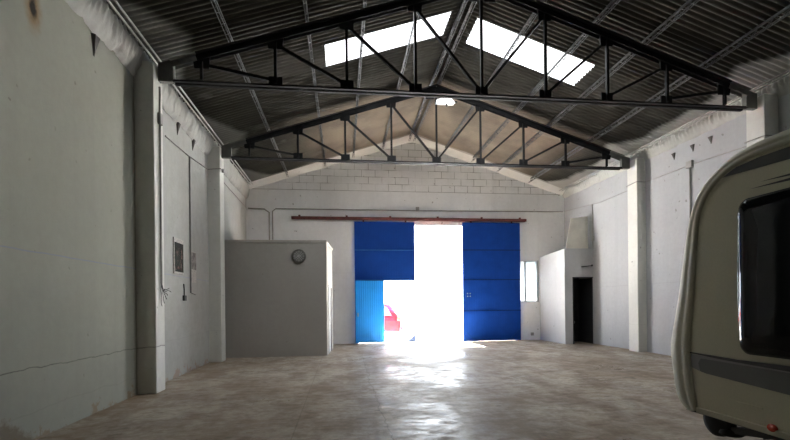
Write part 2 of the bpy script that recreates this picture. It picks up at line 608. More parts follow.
def sheet_mesh(mb, xs, ys, hole=None, lift=0.0):
    v, f = [], []
    for x in xs:
        for y in ys:
            v.append((x, y, roof_z(x) + corr(y) + lift))
    n = len(ys)
    for i in range(len(xs) - 1):
        for j in range(n - 1):
            if hole:
                cx, cy = (xs[i] + xs[i + 1]) / 2, (ys[j] + ys[j + 1]) / 2
                if hole[0] < cx < hole[1] and hole[2] < cy < hole[3]:
                    continue
            f.append((i * n + j, i * n + j + 1, (i + 1) * n + j + 1, (i + 1) * n + j))
    mb.add(v, f)

def ylist(y0, y1):
    n = int((y1 - y0) / (PITCH / 8)) + 1
    return [y0 + i * PITCH / 8 for i in range(n + 1)]

mb = MB()
ysr = ylist(YF - 0.3, YB + 0.3)
sheet_mesh(mb, [XL - 0.4, SKYL[0], 1.1, SKYL[1], XC], ysr, SKYL)
sheet_mesh(mb, [XC, SKYR[0], 4.5, SKYR[1], XR + 0.4], ysr, SKYR)
# ridge capping
cap = []
for y0 in [YF - 0.3]:
    mb.prism([(XC - 0.28, roof_z(XC - 0.28) + 0.06), (XC, 8.22), (XC + 0.28, roof_z(XC + 0.28) + 0.06),
              (XC + 0.28, roof_z(XC + 0.28) + 0.09), (XC, 8.26), (XC - 0.28, roof_z(XC - 0.28) + 0.09)], 'y', YF - 0.3, YB + 0.3)
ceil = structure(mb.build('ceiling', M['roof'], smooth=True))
sd = ceil.modifiers.new('thick', 'SOLIDIFY')
sd.thickness = 0.008
sd.offset = 1

for (h, lab) in ((SKYL, 'bright translucent corrugated skylight left of the ridge'),
                 (SKYR, 'bright translucent corrugated skylight right of the ridge')):
    mb = MB()
    ys = [h[2] - 0.03 + i * PITCH / 8 for i in range(int((h[3] - h[2] + 0.06) / (PITCH / 8)) + 1)]
    sheet_mesh(mb, [h[0] - 0.04, (h[0] + h[1]) / 2, h[1] + 0.03], ys, None, 0.012)
    o = mb.build('skylight', M['skylight'], smooth=True)
    tag(o, lab, 'skylight', 'roof skylights')

# mortar cornice along the wall heads (lumpy, scalloped under the sheets)
def cornice(name, side):
    mb = MB()
    xw = XL if side > 0 else XR
    if side > 0:
        prof = [(-0.02, 5.54), (0.02, 5.58), (0.07, 5.66), (0.11, 5.80), (0.14, 5.95), (0.12, 6.10), (-0.1, 6.14), (-0.1, 5.54)]
    else:
        prof = [(-0.02, 5.74), (0.01, 5.78), (0.03, 5.84), (0.06, 5.92), (0.09, 5.99), (0.10, 6.10), (-0.1, 6.14), (-0.1, 5.74)]
    amp = 1.0 if side > 0 else 0.45
    n = int((YB - YF) / 0.03)
    v, f = [], []
    for i in range(n + 1):
        y = YF + (YB - YF) * i / n
        for k, (dx, z) in enumerate(prof):
            am = 1.0 if 0 < k < 6 else 0.0
            nz = 0.35 * noise.noise(Vector((y * 1.7, k * 0.7, side * 3))) + 0.8 * noise.noise(Vector((y * 6.0, k * 1.3, side * 5))) + 0.5 * noise.noise(Vector((y * 14.0, k * 2.3, side * 7)))
            sc = 0.03 * math.cos(math.tau * y / PITCH) if k == 4 else 0
            x = dx + am * amp * (0.06 * nz) + sc * am
            zz = z + am * 0.06 * noise.noise(Vector((y * 2.1 + 9, k * 0.5, side)))
            if k == 5:
                x = max(x, 0.05)
                zz = roof_z(xw + side * x) + corr(y) + 0.004
            if k in (3, 4):
                zz = min(zz, roof_z(xw + side * x) - 0.035)
            v.append((xw + side * x, y, zz))
    m = len(prof)
    for i in range(n):
        for k in range(m):
            f.append((i * m + k, i * m + (k + 1) % m, (i + 1) * m + (k + 1) % m, (i + 1) * m + k))
    f += [tuple(range(m)), tuple(n * m + k for k in range(m))]
    mb.add(v, f)
    return structure(mb.build(name, M['mortar'], smooth=True))

cornice('trim_1', 1)
cornice('trim_2', -1)
# plastered verge band under the sheets along the rear gable
for nm, x0, x1 in (('trim_3', XL + 0.1, XC), ('trim_4', XC, XR - 0.1)):
    n = 40
    mb = MB()
    v, f = [], []
    for i in range(n + 1):
        x = x0 + (x1 - x0) * i / n
        rz = roof_z(x)
        w = 0.03 * noise.noise(Vector((x * 2, 3, 1)))
        sec = [(YB + 0.02, rz - 0.20 - w), (YB - 0.05, rz - 0.18 - w), (YB - 0.32 - w, rz - 0.03), (YB - 0.32 - w, rz + 0.01), (YB + 0.02, rz + 0.01)]
        v += [(x, a, b) for a, b in sec]
    for i in range(n):
        for k in range(5):
            f.append((i * 5 + k, i * 5 + (k + 1) % 5, (i + 1) * 5 + (k + 1) % 5, (i + 1) * 5 + k))
    f += [tuple(range(5)), tuple(n * 5 + k for k in range(5))]
    structure(mb.add(v, f).build(nm, M['verge'], smooth=False))

# ------------------------------------------------------------------ pillars
def pillar(x0, x1, y0, y1, label, z1=5.86):
    o = MB().box(x0, x1, y0, y1, 0, z1).build('pillar', M['pillar'], bevel=0.018)
    return tag(o, label, 'pillar', 'concrete pillars under the trusses')

pillar(XL - 0.02, -3.26, 8.22, 8.62, 'whitewashed square pillar on the left wall, nearest the camera')
pillar(XL - 0.02, -3.26, 12.47, 12.87, 'whitewashed square pillar on the left wall beside the white cabin')
pillar(8.84, XR + 0.02, 12.35, 12.80, 'white square pillar on the right wall, in full view between caravan and corner hut')
pillar(8.80, XR + 0.02, 8.25, 8.68, 'pillar head on the right wall, mostly hidden behind the caravan')

# ------------------------------------------------------------------ trusses
TP = 1.32
def top_z(k):
    return 7.76 - 0.435 * abs(k)
TOPZ = lambda dx: 7.80 - SL * abs(dx)
Y1, Y2 = 8.45, 12.64
tr = empty('roof_truss', (XC, Y1, 5.60), 'black steel roof truss nearer the camera, cut off by the top of the picture', 'roof truss', 'roof trusses')
for s in (-1, 1):
    mb = MB()
    a, b = Vector((XC, Y1, TOPZ(0))), Vector((XC + s * 5.36, Y1, TOPZ(5.36)))
    for dy in (-0.055, 0.055):
        mb.bar(a + Vector((0, dy, 0)), b + Vector((0, dy, 0)), 0.012, 0.115)
        mb.bar(a + Vector((0, dy * 1.55, 0.055)), b + Vector((0, dy * 1.55, 0.055)), 0.09, 0.014)
    mb.build('top_chord', M['steel'], tr)
    mb = MB()
    a, b = b, Vector((XC + s * 5.80, Y1, TOPZ(5.80)))
    for dy in (-0.055, 0.055):
        mb.bar(a + Vector((0, dy, 0)), b + Vector((0, dy, 0)), 0.012, 0.115)
        mb.bar(a + Vector((0, dy * 1.55, 0.055)), b + Vector((0, dy * 1.55, 0.055)), 0.09, 0.014)
    tag(mb.build('chord_end', M['white_steel'], tr), 'paint-splashed grey end of the black top chord')
mb = MB()
for dy in (-0.04, 0.04):
    mb.bar((XC - 5.76, Y1 + dy, 5.615), (XC + 5.76, Y1 + dy, 5.615), 0.012, 0.055)
    mb.bar((XC - 5.76, Y1 + dy * 1.7, 5.592), (XC + 5.76, Y1 + dy * 1.7, 5.592), 0.06, 0.01)
mb.build('bottom_chord', M['steel'], tr)
for k in range(-4, 5):
    x = XC + k * TP
    MB().bar((x, Y1 - 0.02, 5.66), (x, Y1 - 0.02, top_z(k) - 0.02), 0.05, 0.055, (0, 1, 0)).build('vertical_strut', M['steel'], tr)
    # bottom plate and top plate
    if abs(k) < 4:
        MB().box(x - 0.125, x + 0.125, Y1 - 0.012, Y1 + 0.012, 5.62, 5.80).build('gusset_plate', M['steel'], tr)
    zt = top_z(k)
    s = 1 if k > 0 else -1 if k < 0 else 0
    if k:
        MB().prism([(x - 0.15, zt + s * SL * 0.15 + 0.06), (x + 0.15, zt - s * SL * 0.15 + 0.06), (x + 0.13, zt - 0.14), (x - 0.13, zt - 0.14)],
                   'y', Y1 - 0.012, Y1 + 0.012).build('gusset_plate', M['steel'], tr)
    else:
        MB().prism([(x - 0.3, zt - 0.04), (x, zt + 0.08), (x + 0.3, zt - 0.04), (x + 0.3, zt - 0.28), (x + 0.07, zt - 0.28), (x + 0.05, zt - 0.17), (x - 0.05, zt - 0.17), (x - 0.07, zt - 0.28), (x - 0.3, zt - 0.28)],
                   'y', Y1 - 0.012, Y1 + 0.012).build('gusset_plate', M['steel'], tr)
    if k:
        k2 = k - s
        x2 = XC + k2 * TP
        MB().bar((x - s * 0.03, Y1 + 0.02, zt - 0.06), (x2 + s * 0.04, Y1 + 0.02, 5.74), 0.05, 0.055, (0, 1, 0)).build('diagonal_strut', M['steel'], tr)
for s in (-1, 1):
    xa, xb = XC + s * 5.76, XC + s * 6.02
    mb = MB().prism([(xa, 5.60), (xb, 5.60), (xb, TOPZ(6.02) + 0.08), (xa, TOPZ(5.76) + 0.08)], 'y', Y1 - 0.05, Y1 + 0.05)
    o = mb.build('bearing_block', M['white_steel'], tr)
    tag(o, 'whitewashed bearing block at the end of the black truss')
copy_tree(tr, (0, Y2 - Y1, 0), 'black steel roof truss farther away, in front of the block gable')

# ------------------------------------------------------------------ purlins (light lattice joists running the length of the hall)
def purlin(x, label, src=None):
    zt = roof_z(x) - 0.035
    if src is not None:
        return copy_tree(src, (x - src['x0'], 0, zt - src['z0']), label)
    e = empty('purlin', (x, 5.6, zt), label, 'purlin', 'light steel lattice purlins under the roof')
    e['x0'], e['z0'] = x, zt
    za, zb = zt - 0.015, zt - 0.13
    y0, y1 = YF, YB
    MB().bar((x, y0, za), (x, y1, za), 0.04, 0.03).build('top_flange', M['galv'], e)
    for dx in (-0.026, 0.026):
        MB().tube([(x + dx, y0, zb), (x + dx, y1, zb)], 0.009, 6).build('bottom_rod', M['galv'], e)
    mb = MB()
    st = 0.30
    n = int((y1 - y0) / st)
    for i in range(n):
        ya = y0 + i * st
        for dx in (-0.026, 0.026):
            mb.bar((x, ya, za), (x + dx, ya + st / 2, zb), 0.008, 0.008)
            mb.bar((x + dx, ya + st / 2, zb), (x, ya + st, za), 0.008, 0.008)
        mb.bar((x - 0.026, ya + st / 2, zb), (x + 0.026, ya + st / 2, zb), 0.008, 0.008)
    mb.build('lacing', M['galv'], e)
    return e

# ------------------------------------------------------------------ caravan (side wall facing the camera)
VX = 2.80
inner = [(2.46, 2.525), (2.66, 2.53), (2.84, 2.515), (2.97, 2.46), (3.09, 2.37), (3.155, 2.26), (3.185, 2.16), (3.20, 1.98), (3.22, 1.75), (3.255, 1.42),
         (3.275, 1.25), (3.28, 1.11), (3.25, 0.87), (3.21, 0.67)]
outer = [(2.46, 2.645), (2.68, 2.645), (2.84, 2.63), (2.98, 2.58), (3.12, 2.50), (3.23, 2.41), (3.30, 2.30), (3.345, 2.18), (3.37, 2.05), (3.41, 1.88), (3.46, 1.62), (3.53, 1.34),
         (3.575, 1.20), (3.575, 1.12), (3.545, 0.92), (3.51, 0.76), (3.485, 0.67), (3.36, 0.635)]
van = empty('caravan', (3.9, 0.9, 0.0), 'cream touring caravan with grey stripes parked at the right', 'caravan')
VB = -2.2
# side cladding slab
side_poly = [(VB, 2.52)] + inner + [(VB, 0.67)]
mb = MB().prism(side_poly, 'x', VX, VX + 0.04)
mb.build('side_wall', M['van_side'], van)
# shell: outer outline swept across the width, with rounded near edge
def resample(pts, n):
    L = [0]
    for a, b in zip(pts, pts[1:]):
        L.append(L[-1] + math.dist(a, b))
    out = []
    for i in range(n):
        s = L[-1] * i / (n - 1)
        j = max(k for k in range(len(L)) if L[k] <= s + 1e-9)
        j = min(j, len(pts) - 2)
        u = (s - L[j]) / (L[j + 1] - L[j])
        out.append((pts[j][0] * (1 - u) + pts[j + 1][0] * u, pts[j][1] * (1 - u) + pts[j + 1][1] * u))
    return out
N = 60
ri = resample([(VB, 2.52)] + inner, N)
ro = resample([(VB, 2.645)] + outer, N)
def smooth_pts(p, it=2):
    for _ in range(it):
        p = [p[0]] + [((p[i - 1][0] + 2 * p[i][0] + p[i + 1][0]) / 4, (p[i - 1][1] + 2 * p[i][1] + p[i + 1][1]) / 4) for i in range(1, len(p) - 1)] + [p[-1]]
    return p
def profile_sweep(stations, closed=False):
    v, f = [], []
    m = len(stations[0])
    for st in stations:
        v += st
    for i in range(len(stations) - 1):
        for k in range(m - 1):
            f.append((i * m + k, i * m + k + 1, (i + 1) * m + k + 1, (i + 1) * m + k))
    return MB().add(v, f)
# align both outlines on the end curve: sample by matching fractions after the straight roof
def pair():
    a = resample(inner, 48)
    b = resample(outer, 48)
    a = [(VB, 2.52)] + smooth_pts(a)
    b = [(VB, 2.645)] + smooth_pts(b)
    return a, b
pi_, po = pair()
def lerp(u):
    return [(p[0] * (1 - u) + q[0] * u, p[1] * (1 - u) + q[1] * u) for p, q in zip(pi_, po)]
# moulded edge trim: groove, bead, rounded shoulder
st = []
for u, x in ((-0.02, VX + 0.004), (0.0, VX - 0.010), (0.12, VX - 0.016), (0.28, VX - 0.012), (0.36, VX - 0.002), (0.44, VX - 0.008), (0.62, VX + 0.002), (0.82, VX + 0.022), (0.95, VX + 0.05)):
    st.append([(x, p[0], p[1]) for p in lerp(u)])
profile_sweep(st).build('edge_trim', M['van_trim'], van, smooth=True)
# end moulding and roof: from the shoulder across to the far side, with a mirrored shoulder
VW = 2.2
st = []
for u, x in ((0.95, VX + 0.05), (0.99, VX + 0.075), (1.0, VX + 0.11), (1.0, VX + VW - 0.11), (0.99, VX + VW - 0.075), (0.82, VX + VW - 0.02), (0.0, VX + VW)):
    st.append([(x, p[0], p[1]) for p in lerp(u)])
profile_sweep(st).build('body_shell', M['van_cap'], van, smooth=True)
# far side, rear end and floor of the body (closing panels)
mb = MB().prism(side_poly, 'x', VX + VW - 0.03, VX + VW)
mb.build('side_wall', M['van_side'], van)
mb = MB().box(VX + 0.02, VX + VW - 0.02, VB - 0.03, VB, 0.66, 2.60)
mb.build('end_panel', M['van_cap'], van)
MB().box(VX + 0.03, VX + VW - 0.03, VB, 3.36, 0.64, 0.68).build('underbody', M['chassis'], van)
# sill rail along the bottom of the side
MB().box(VX - 0.012, VX + 0.03, VB, 3.215, 0.655, 0.70).build('sill_rail', M['van_trim'], van, bevel=0.006)
# side window
def rounded(y0, y1, z0, z1, r, n=6):
    pts = []
    for cy, cz, a0 in ((y1 - r, z1 - r, 0), (y0 + r, z1 - r, 90), (y0 + r, z0 + r, 180), (y1 - r, z0 + r, 270)):
        for i in range(n + 1):
            a = R(a0 + 90 * i / n)
            pts.append((cy + r * math.cos(a), cz + r * math.sin(a)))
    return pts
wy0, wy1, wz0, wz1 = 1.55, 2.81, 1.17, 2.25
win = MB().prism(rounded(wy0, wy1, wz0, wz1, 0.07), 'x', VX - 0.012, VX + 0.005).build('side_window', M['van_seal'], van)
# bulged acrylic pane
mb = MB()
rings = []
for ins, x in ((0.006, VX - 0.012), (0.012, VX - 0.032), (0.03, VX - 0.046), (0.10, VX - 0.056), (0.30, VX - 0.060)):
    rr = max(0.01, 0.066 - ins * 0.1)
    rings.append([(x, a, b) for a, b in rounded(wy0 + ins, wy1 - ins, wz0 + ins, wz1 - ins, rr)])
m = len(rings[0])
f = []
for i in range(len(rings) - 1):
    f += [(i * m + k, i * m + (k + 1) % m, (i + 1) * m + (k + 1) % m, (i + 1) * m + k) for k in range(m)]
f.append(tuple((len(rings) - 1) * m + k for k in range(m)))
mb.add([q for r_ in rings for q in r_], f).build('window_pane', M['acrylic'], win, smooth=True)
mb = MB()
mb.tube([(VX - 0.016, wy1 + 0.001 - 0.012 * abs(i / 10 - 0.5), wz0 + 0.09 + (wz1 - wz0 - 0.18) * i / 10) for i in range(11)], 0.011, 8)
mb.build('window_bead', M['chrome'], win, smooth=True)
# decals (thin films on the side wall)
def decal(name, poly, mat, lift=0.003):
    return MB().prism(poly, 'x', VX - lift, VX + 0.001).build(name, mat, van)
decal('roof_decal', [(2.955, 2.452), (2.90, 2.475), (2.84, 2.495), (2.66, 2.51), (2.40, 2.508), (0.5, 2.50), (-2.0, 2.49), (-2.0, 2.40), (0.5, 2.41), (2.40, 2.427)], M['decal_dark'])
decal('streak_decal', [(2.66, 2.342), (2.40, 2.338), (1.6, 2.33), (1.6, 2.312), (2.40, 2.322)], M['decal_dark'])
decal('streak_decal', [(2.74, 2.312), (2.40, 2.312), (1.4, 2.30), (1.4, 2.285), (2.40, 2.292)], M['decal_dark'])
decal('waist_decal', [(3.272, 1.118), (3.268, 1.01), (3.16, 0.985), (2.40, 0.942), (-1.8, 0.93), (-1.8, 1.075), (2.40, 1.088), (2.93, 1.105)], M['decal_pale'])
decal('band_decal', [(3.17, 1.092), (3.195, 1.05), (3.175, 0.99), (3.12, 0.980), (2.40, 0.940), (-1.8, 0.93), (-1.8, 1.07), (2.40, 1.082)], M['decal_grey'], 0.005)
decal('pinstripe_decal', [(3.277, 1.132), (3.277, 1.122), (2.95, 1.105), (2.40, 1.090), (-1.8, 1.075), (-1.8, 1.13), (2.40, 1.128), (2.85, 1.122)], M['decal_dark'], 0.007)
MB().prism(rounded(2.66, 2.86, 0.808, 0.822, 0.006, 3), 'x', VX - 0.006, VX + 0.001).build('embossed_line', M['van_side'], van)
mb = MB().lathe([(0.030, 0.0), (0.030, -0.010), (0.022, -0.018), (0.008, -0.020)], (VX - 0.001, 2.59, 0.705), 'x', 20)
for q in mb.v:
    q.z = 0.705 + (q.z - 0.705) * 0.85
    q.y = 2.59 + (q.y - 2.59) * 1.15
mb.build('side_marker', M['reflector'], van, smooth=True)
# chassis, corner steady, wheels
mb = MB()
for x in (VX + 0.55, VX + VW - 0.55):
    mb.box(x - 0.03, x + 0.03, VB + 0.2, 3.25, 0.50, 0.64)
mb.build('chassis', M['chassis'], van)
for x in (VX + 0.22, VX + VW - 0.22):
    stdy = MB().bar((x, 2.72, 0.60), (x, 3.14, 0.53), 0.08, 0.05).bar((x, 2.68, 0.64), (x, 2.85, 0.57), 0.06, 0.06).build('corner_steady', M['chassis'], van)
    MB().lathe([(0.02, 0.06), (0.075, 0.03), (0.085, 0.0), (0.07, -0.012)], (x, 3.13, 0.50), 'z', 20).build('foot', M['rubber'], stdy, smooth=True)
    MB().lathe([(0.09, -0.045), (0.125, -0.035), (0.13, 0.0), (0.125, 0.035), (0.09, 0.045)], (x - 0.02, 3.22, 0.585), 'x', 24).build('spindle_wheel', M['rubber'], stdy, smooth=True)
for x in (VX + 0.22, VX + VW - 0.22):
    wh = MB().lathe([(0.20, -0.09), (0.29, -0.10), (0.33, -0.06), (0.335, 0.0), (0.33, 0.06), (0.29, 0.10), (0.20, 0.09)], (x, 0.35, 0.335), 'x', 32).build('wheel', M['rubber'], van, smooth=True)
    MB().lathe([(0.06, -0.085), (0.19, -0.095), (0.2, -0.09), (0.2, 0.09)], (x, 0.35, 0.335), 'x', 24).build('rim', M['chrome'], wh, smooth=True)
MB().bar((VX + 0.2, 0.35, 0.335), (VX + VW - 0.2, 0.35, 0.335), 0.07, 0.07).bar((VX + 0.55, 0.35, 0.33), (VX + 0.55, 0.35, 0.55), 0.05, 0.05, (0, 1, 0)).bar((VX + VW - 0.55, 0.35, 0.33), (VX + VW - 0.55, 0.35, 0.55), 0.05, 0.05, (0, 1, 0)).build('axle', M['chassis'], van)

# ------------------------------------------------------------------ rear gate: rail and two sliding leaves
rail = empty('door_rail', (2.77, 17.14, 4.80), 'long red oxide steel rail above the blue sliding doors', 'door rail')
mb = MB()
mb.box(-1.89, 7.43, 17.115, 17.13, 4.80, 4.90).box(-1.89, 7.43, 17.115, 17.255, 4.89, 4.905).box(-1.89, 7.43, 17.24, 17.255, 4.80, 4.90)
mb.build('channel', M['rail'], rail)
for x in (-1.6, 0.2, 1.9, 3.8, 5.6, 7.2):
    MB().box(x - 0.04, x + 0.04, 17.235, 17.268, 4.82, 4.98).build('wall_bracket', M['rail'], rail)

def ribbed(x0, x1, z0, z1, y, pitch=0.10, depth=0.014):
    """vertically ribbed sheet"""
    xs = []
    n = max(1, int(round((x1 - x0) / pitch)))
    p = (x1 - x0) / n
    pts = []
    for i in range(n):
        a = x0 + i * p
        pts += [(a, y), (a + p * 0.62, y), (a + p * 0.72, y - depth), (a + p * 0.90, y - depth)]
    pts.append((x1, y))
    back = [(x1, y + 0.012), (x0, y + 0.012)]
    mb = MB()
    v, f = [], []
    for (px, py) in pts:
        v += [(px, py, z0), (px, py, z1)]
    for i in range(len(pts) - 1):
        f.append((2 * i, 2 * i + 1, 2 * i + 3, 2 * i + 2))
    b = len(v)
    v += [(x0, y + 0.012, z0), (x0, y + 0.012, z1), (x1, y + 0.012, z0), (x1, y + 0.012, z1)]
    e = b - 2
    f += [(b, b + 2, b + 3, b + 1), (0, b, b + 1, 1), (e, e + 1, b + 3, b + 2)]
    mb.add(v, f)
    return mb

LY = 17.205
def leaf(x0, x1, label):
    d = empty('sliding_door', ((x0 + x1) / 2, LY, 0.03), label, 'sliding door', 'blue sliding door leaves')
    return d

# left leaf with wicket opening
lx0, lx1, lz0, lz1 = 0.49, 2.85, 0.03, 4.74
wx0, wx1, wz0, wz1 = 1.62, 2.81, 0.06, 2.45
dl = leaf(lx0, lx1, 'left blue sliding door leaf with the open wicket doorway')
ribbed(lx0, lx1, 3.65, lz1, LY, 0.10, 0.002).build('panel', M['blue'], dl)
ribbed(lx0, lx1, 2.47, 3.62, LY, 0.10, 0.002).build('panel', M['blue'], dl)
ribbed(lx0, wx0, lz0, 2.45, LY).build('panel', M['blue'], dl)
mb = MB()
for a, b in (((lx0 + 0.02, lz0), (lx0 + 0.02, lz1)), ((lx1 - 0.02, lz0), (lx1 - 0.02, lz1)), ((wx0 - 0.02, lz0), (wx0 - 0.02, 2.45))):
    mb.bar((a[0], LY + 0.03, a[1]), (b[0], LY + 0.03, b[1]), 0.04, 0.04, (0, 1, 0))
for z in (lz0 + 0.02, 2.46, 3.635, lz1 - 0.02):
    mb.bar((lx0, LY + 0.03, z), (lx1, LY + 0.03, z), 0.04, 0.04)
mb.build('frame', M['blue_dark'], dl)
for z in (2.46, 3.635):
    MB().box(lx0, lx1, LY - 0.022, LY - 0.002, z - 0.02, z + 0.02).build('seam_strip', M['seam_pale'], dl)
for xa, s in ((lx0, 1), (lx1, -1)):
    MB().prism([(xa, 0.04), (xa + s * 0.36, 0.04), (xa, 0.36)], 'y', LY - 0.03, LY - 0.018).build('corner_brace', M['brace'], dl)
for x in (lx0 + 0.35, lx1 - 0.35):
    MB().box(x - 0.03, x + 0.03, LY - 0.01, LY + 0.01, lz1 - 0.02, 4.87).build('roller_hanger', M['rail'], dl)
# wicket door swung back over the left part of the leaf
wd = bpy.data.objects.new('wicket_door', None)
COL.objects.link(wd)
wd.parent = dl
wd.location = Vector((wx0 - 0.005, LY - 0.05, wz0)) - dl.location
WW = wx1 - wx0 - 0.05
mbp = ribbed(-WW, 0, 0.0, wz1 - wz0 - 0.02, 0, 0.085, 0.009)
def local_build(mb, name, mat, parent):
    me = bpy.data.meshes.new(name)
    me.from_pydata([tuple(p) for p in mb.v], [], mb.f)
    me.materials.append(mat)
    o = bpy.data.objects.new(name, me)
    COL.objects.link(o)
    o.parent = parent
    return o
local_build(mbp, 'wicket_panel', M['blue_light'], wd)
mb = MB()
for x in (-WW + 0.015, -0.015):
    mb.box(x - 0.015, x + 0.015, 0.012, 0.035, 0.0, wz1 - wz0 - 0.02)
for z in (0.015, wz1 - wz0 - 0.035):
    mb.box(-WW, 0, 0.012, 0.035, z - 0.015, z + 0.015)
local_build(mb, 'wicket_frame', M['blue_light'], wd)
local_build(MB().box(-WW + 0.06, -WW + 0.10, -0.045, -0.012, 1.0, 1.14), 'handle', M['grey_metal'], wd)
wd.rotation_euler = (0, 0, R(13))

# right leaf
rx0, rx1, rz0, rz1 = 4.79, 7.18, 0.006, 4.76
dr = leaf(rx0, rx1, 'right blue sliding door leaf of four plain panels')
zs = [rz0, 1.22, 2.46, 3.65, rz1]
for a, b in zip(zs, zs[1:]):
    ribbed(rx0, rx1, a + 0.015, b - 0.015, LY, 0.10, 0.002).build('panel', M['blue'], dr)
mb = MB()
for x in (rx0 + 0.02, rx1 - 0.02):
    mb.bar((x, LY + 0.03, rz0), (x, LY + 0.03, rz1), 0.04, 0.04, (0, 1, 0))
for z in zs:
    z = min(max(z, rz0 + 0.02), rz1 - 0.02)
    mb.bar((rx0, LY + 0.03, z), (rx1, LY + 0.03, z), 0.04, 0.04)
mb.build('frame', M['blue_dark'], dr)
for z in zs[1:-1]:
    MB().box(rx0, rx1, LY - 0.024, LY - 0.002, z - 0.018, z + 0.018).build('seam_strip', M['seam_dark'], dr)
for xa, s in ((rx0, 1), (rx1, -1)):
    mb = MB()
    mb.bar((xa + s * 0.02, LY - 0.028, 0.46), (xa + s * 0.46, LY - 0.028, 0.05), 0.016, 0.05)
    mb.prism([(xa + s * 0.02, 0.04), (xa + s * 0.16, 0.04), (xa + s * 0.16, 0.12), (xa + s * 0.02, 0.26)], 'y', LY - 0.026, LY - 0.014)
    mb.build('corner_brace', M['blue_dark'], dr)
for x, z in ((4.97, 1.80), (5.08, 1.80), (4.97, 1.91), (5.08, 1.91)):
    MB().box(x - 0.022, x + 0.022, LY - 0.026, LY - 0.012, z - 0.022, z + 0.022).build('bolt_plate', M['grey_metal'], dr)
for x in (rx0 + 0.35, rx1 - 0.35):
    MB().box(x - 0.03, x + 0.03, LY - 0.01, LY + 0.01, rz1 - 0.02, 4.87).build('roller_hanger', M['rail'], dr)

# ------------------------------------------------------------------ rear window
wn = structure(MB().box(7.08, 7.12, YB + 0.02, YB + 0.10, 1.54, 3.24).box(7.91, 7.98, YB - 0.01, YB + 0.10, 1.54, 3.24)
               .box(7.08, 7.98, YB + 0.02, YB + 0.10, 1.54, 1.59).box(7.08, 7.98, YB + 0.02, YB + 0.10, 3.19, 3.24)
               .box(7.395, 7.47, YB + 0.03, YB + 0.09, 1.56, 3.22).build('window_1', M['alu']))
MB().box(7.12, 7.395, YB + 0.055, YB + 0.061, 1.59, 3.19).build('pane', M['frosted'], wn)
MB().box(7.47, 7.91, YB + 0.075, YB + 0.081, 1.59, 3.19).build('pane', M['frosted'], wn)

# ------------------------------------------------------------------ left cabin
cab = empty('cabin', (-2.0, 14.3, 0), 'white flat-roofed cabin built in the rear left corner', 'cabin')
mb = MB()
cx0, cx1, cy0, cy1, cz = XL, -0.47, 13.46, 15.35, 3.38
mb.box(cx0, cx1, cy0, cy0 + 0.12, 0, cz)
mb.box(cx0, cx1, cy1 - 0.12, cy1, 0, cz)
def sx(y):
    return cx1 + (y - cy0) * 0.075
def side_piece(mb, ya, yb, za, zb, d0=-0.12, d1=0.0):
    return mb.prism([(sx(ya) + d0, ya), (sx(ya) + d1, ya), (sx(yb) + d1, yb), (sx(yb) + d0, yb)], 'z', za, zb)
side_piece(mb, cy0 + 0.12, 13.95, 0, cz)
side_piece(mb, 14.85, cy1 - 0.12, 0, cz)
side_piece(mb, 13.95, 14.85, 2.1, cz)
mb.box(cx1, sx(cy1), cy1 - 0.12, cy1, 0, cz)
mb.build('wall', M['office'], cab)
MB().prism([(cx0, cy0 - 0.02), (cx1 + 0.02, cy0 - 0.02), (sx(cy1) + 0.02, cy1 + 0.02), (cx0, cy1 + 0.02)], 'z', cz, cz + 0.09).build('roof_slab', M['office'], cab, bevel=0.01)
cdoor = side_piece(MB(), 13.97, 14.83, 0.01, 2.08, -0.06, -0.02).build('door', M['hut'], cab)
mb = MB()
side_piece(mb, 13.90, 13.97, 0, 2.15, -0.12, 0.02)
side_piece(mb, 14.83, 14.90, 0, 2.15, -0.12, 0.02)
side_piece(mb, 13.97, 14.83, 2.08, 2.15, -0.12, 0.02)
mb.build('door_frame', M['grey_metal'], cab)
MB().tube([(sx(14.05) - 0.02, 14.05, 1.05), (sx(14.05) + 0.05, 14.05, 1.05), (sx(14.16) + 0.05, 14.16, 1.05)], 0.012, 8).build('handle', M['grey_metal'], cdoor)

fan = empty('extractor_fan', (-1.27, 13.46, 2.79), 'round extractor fan grille high on the cabin front', 'extractor fan')
fc = (-1.27, 13.455, 2.99)
MB().lathe([(0.165, 0.0), (0.205, 0.0), (0.205, -0.035), (0.19, -0.05), (0.165, -0.045)], fc, 'y', 32).build('rim', M['void'], fan, smooth=True)
mb = MB()
for r in (0.05, 0.09, 0.13):
    mb.tube([(fc[0] + r * math.cos(a * math.tau / 24), fc[1] - 0.045, fc[2] + r * math.sin(a * math.tau / 24)) for a in range(25)], 0.006, 5)
for k in range(6):
    a = k * math.pi / 6
    mb.tube([(fc[0] - 0.17 * math.cos(a), fc[1] - 0.043, fc[2] - 0.17 * math.sin(a)), (fc[0] + 0.17 * math.cos(a), fc[1] - 0.043, fc[2] + 0.17 * math.sin(a))], 0.005, 5)
mb.build('grille', M['pale_pipe'], fan)
MB().lathe([(0.165, 0.0), (0.165, -0.006)], fc, 'y', 28).build('back_disc', M['cream'], fan)
MB().lathe([(0.04, -0.01), (0.04, -0.035), (0.02, -0.04)], fc, 'y', 16).build('hub', M['dark'], fan)
for k in range(4):
    a = k * math.pi / 2 + 0.4
    mb = MB()
    e1 = Vector((math.cos(a), 0, math.sin(a))); e2 = Vector((-math.sin(a), 0, math.cos(a)))
    c = Vector(fc) + Vector((0, -0.02, 0))
    mb.add([c + e1 * 0.03 - e2 * 0.02, c + e1 * 0.15 - e2 * 0.06 + Vector((0, .01, 0)), c + e1 * 0.155 + e2 * 0.06 - Vector((0, .012, 0)), c + e1 * 0.03 + e2 * 0.02], [(0, 1, 2, 3)])
    o = mb.build('blade', M['grey_metal'], fan)
    o.modifiers.new('thick', 'SOLIDIFY').thickness = 0.004

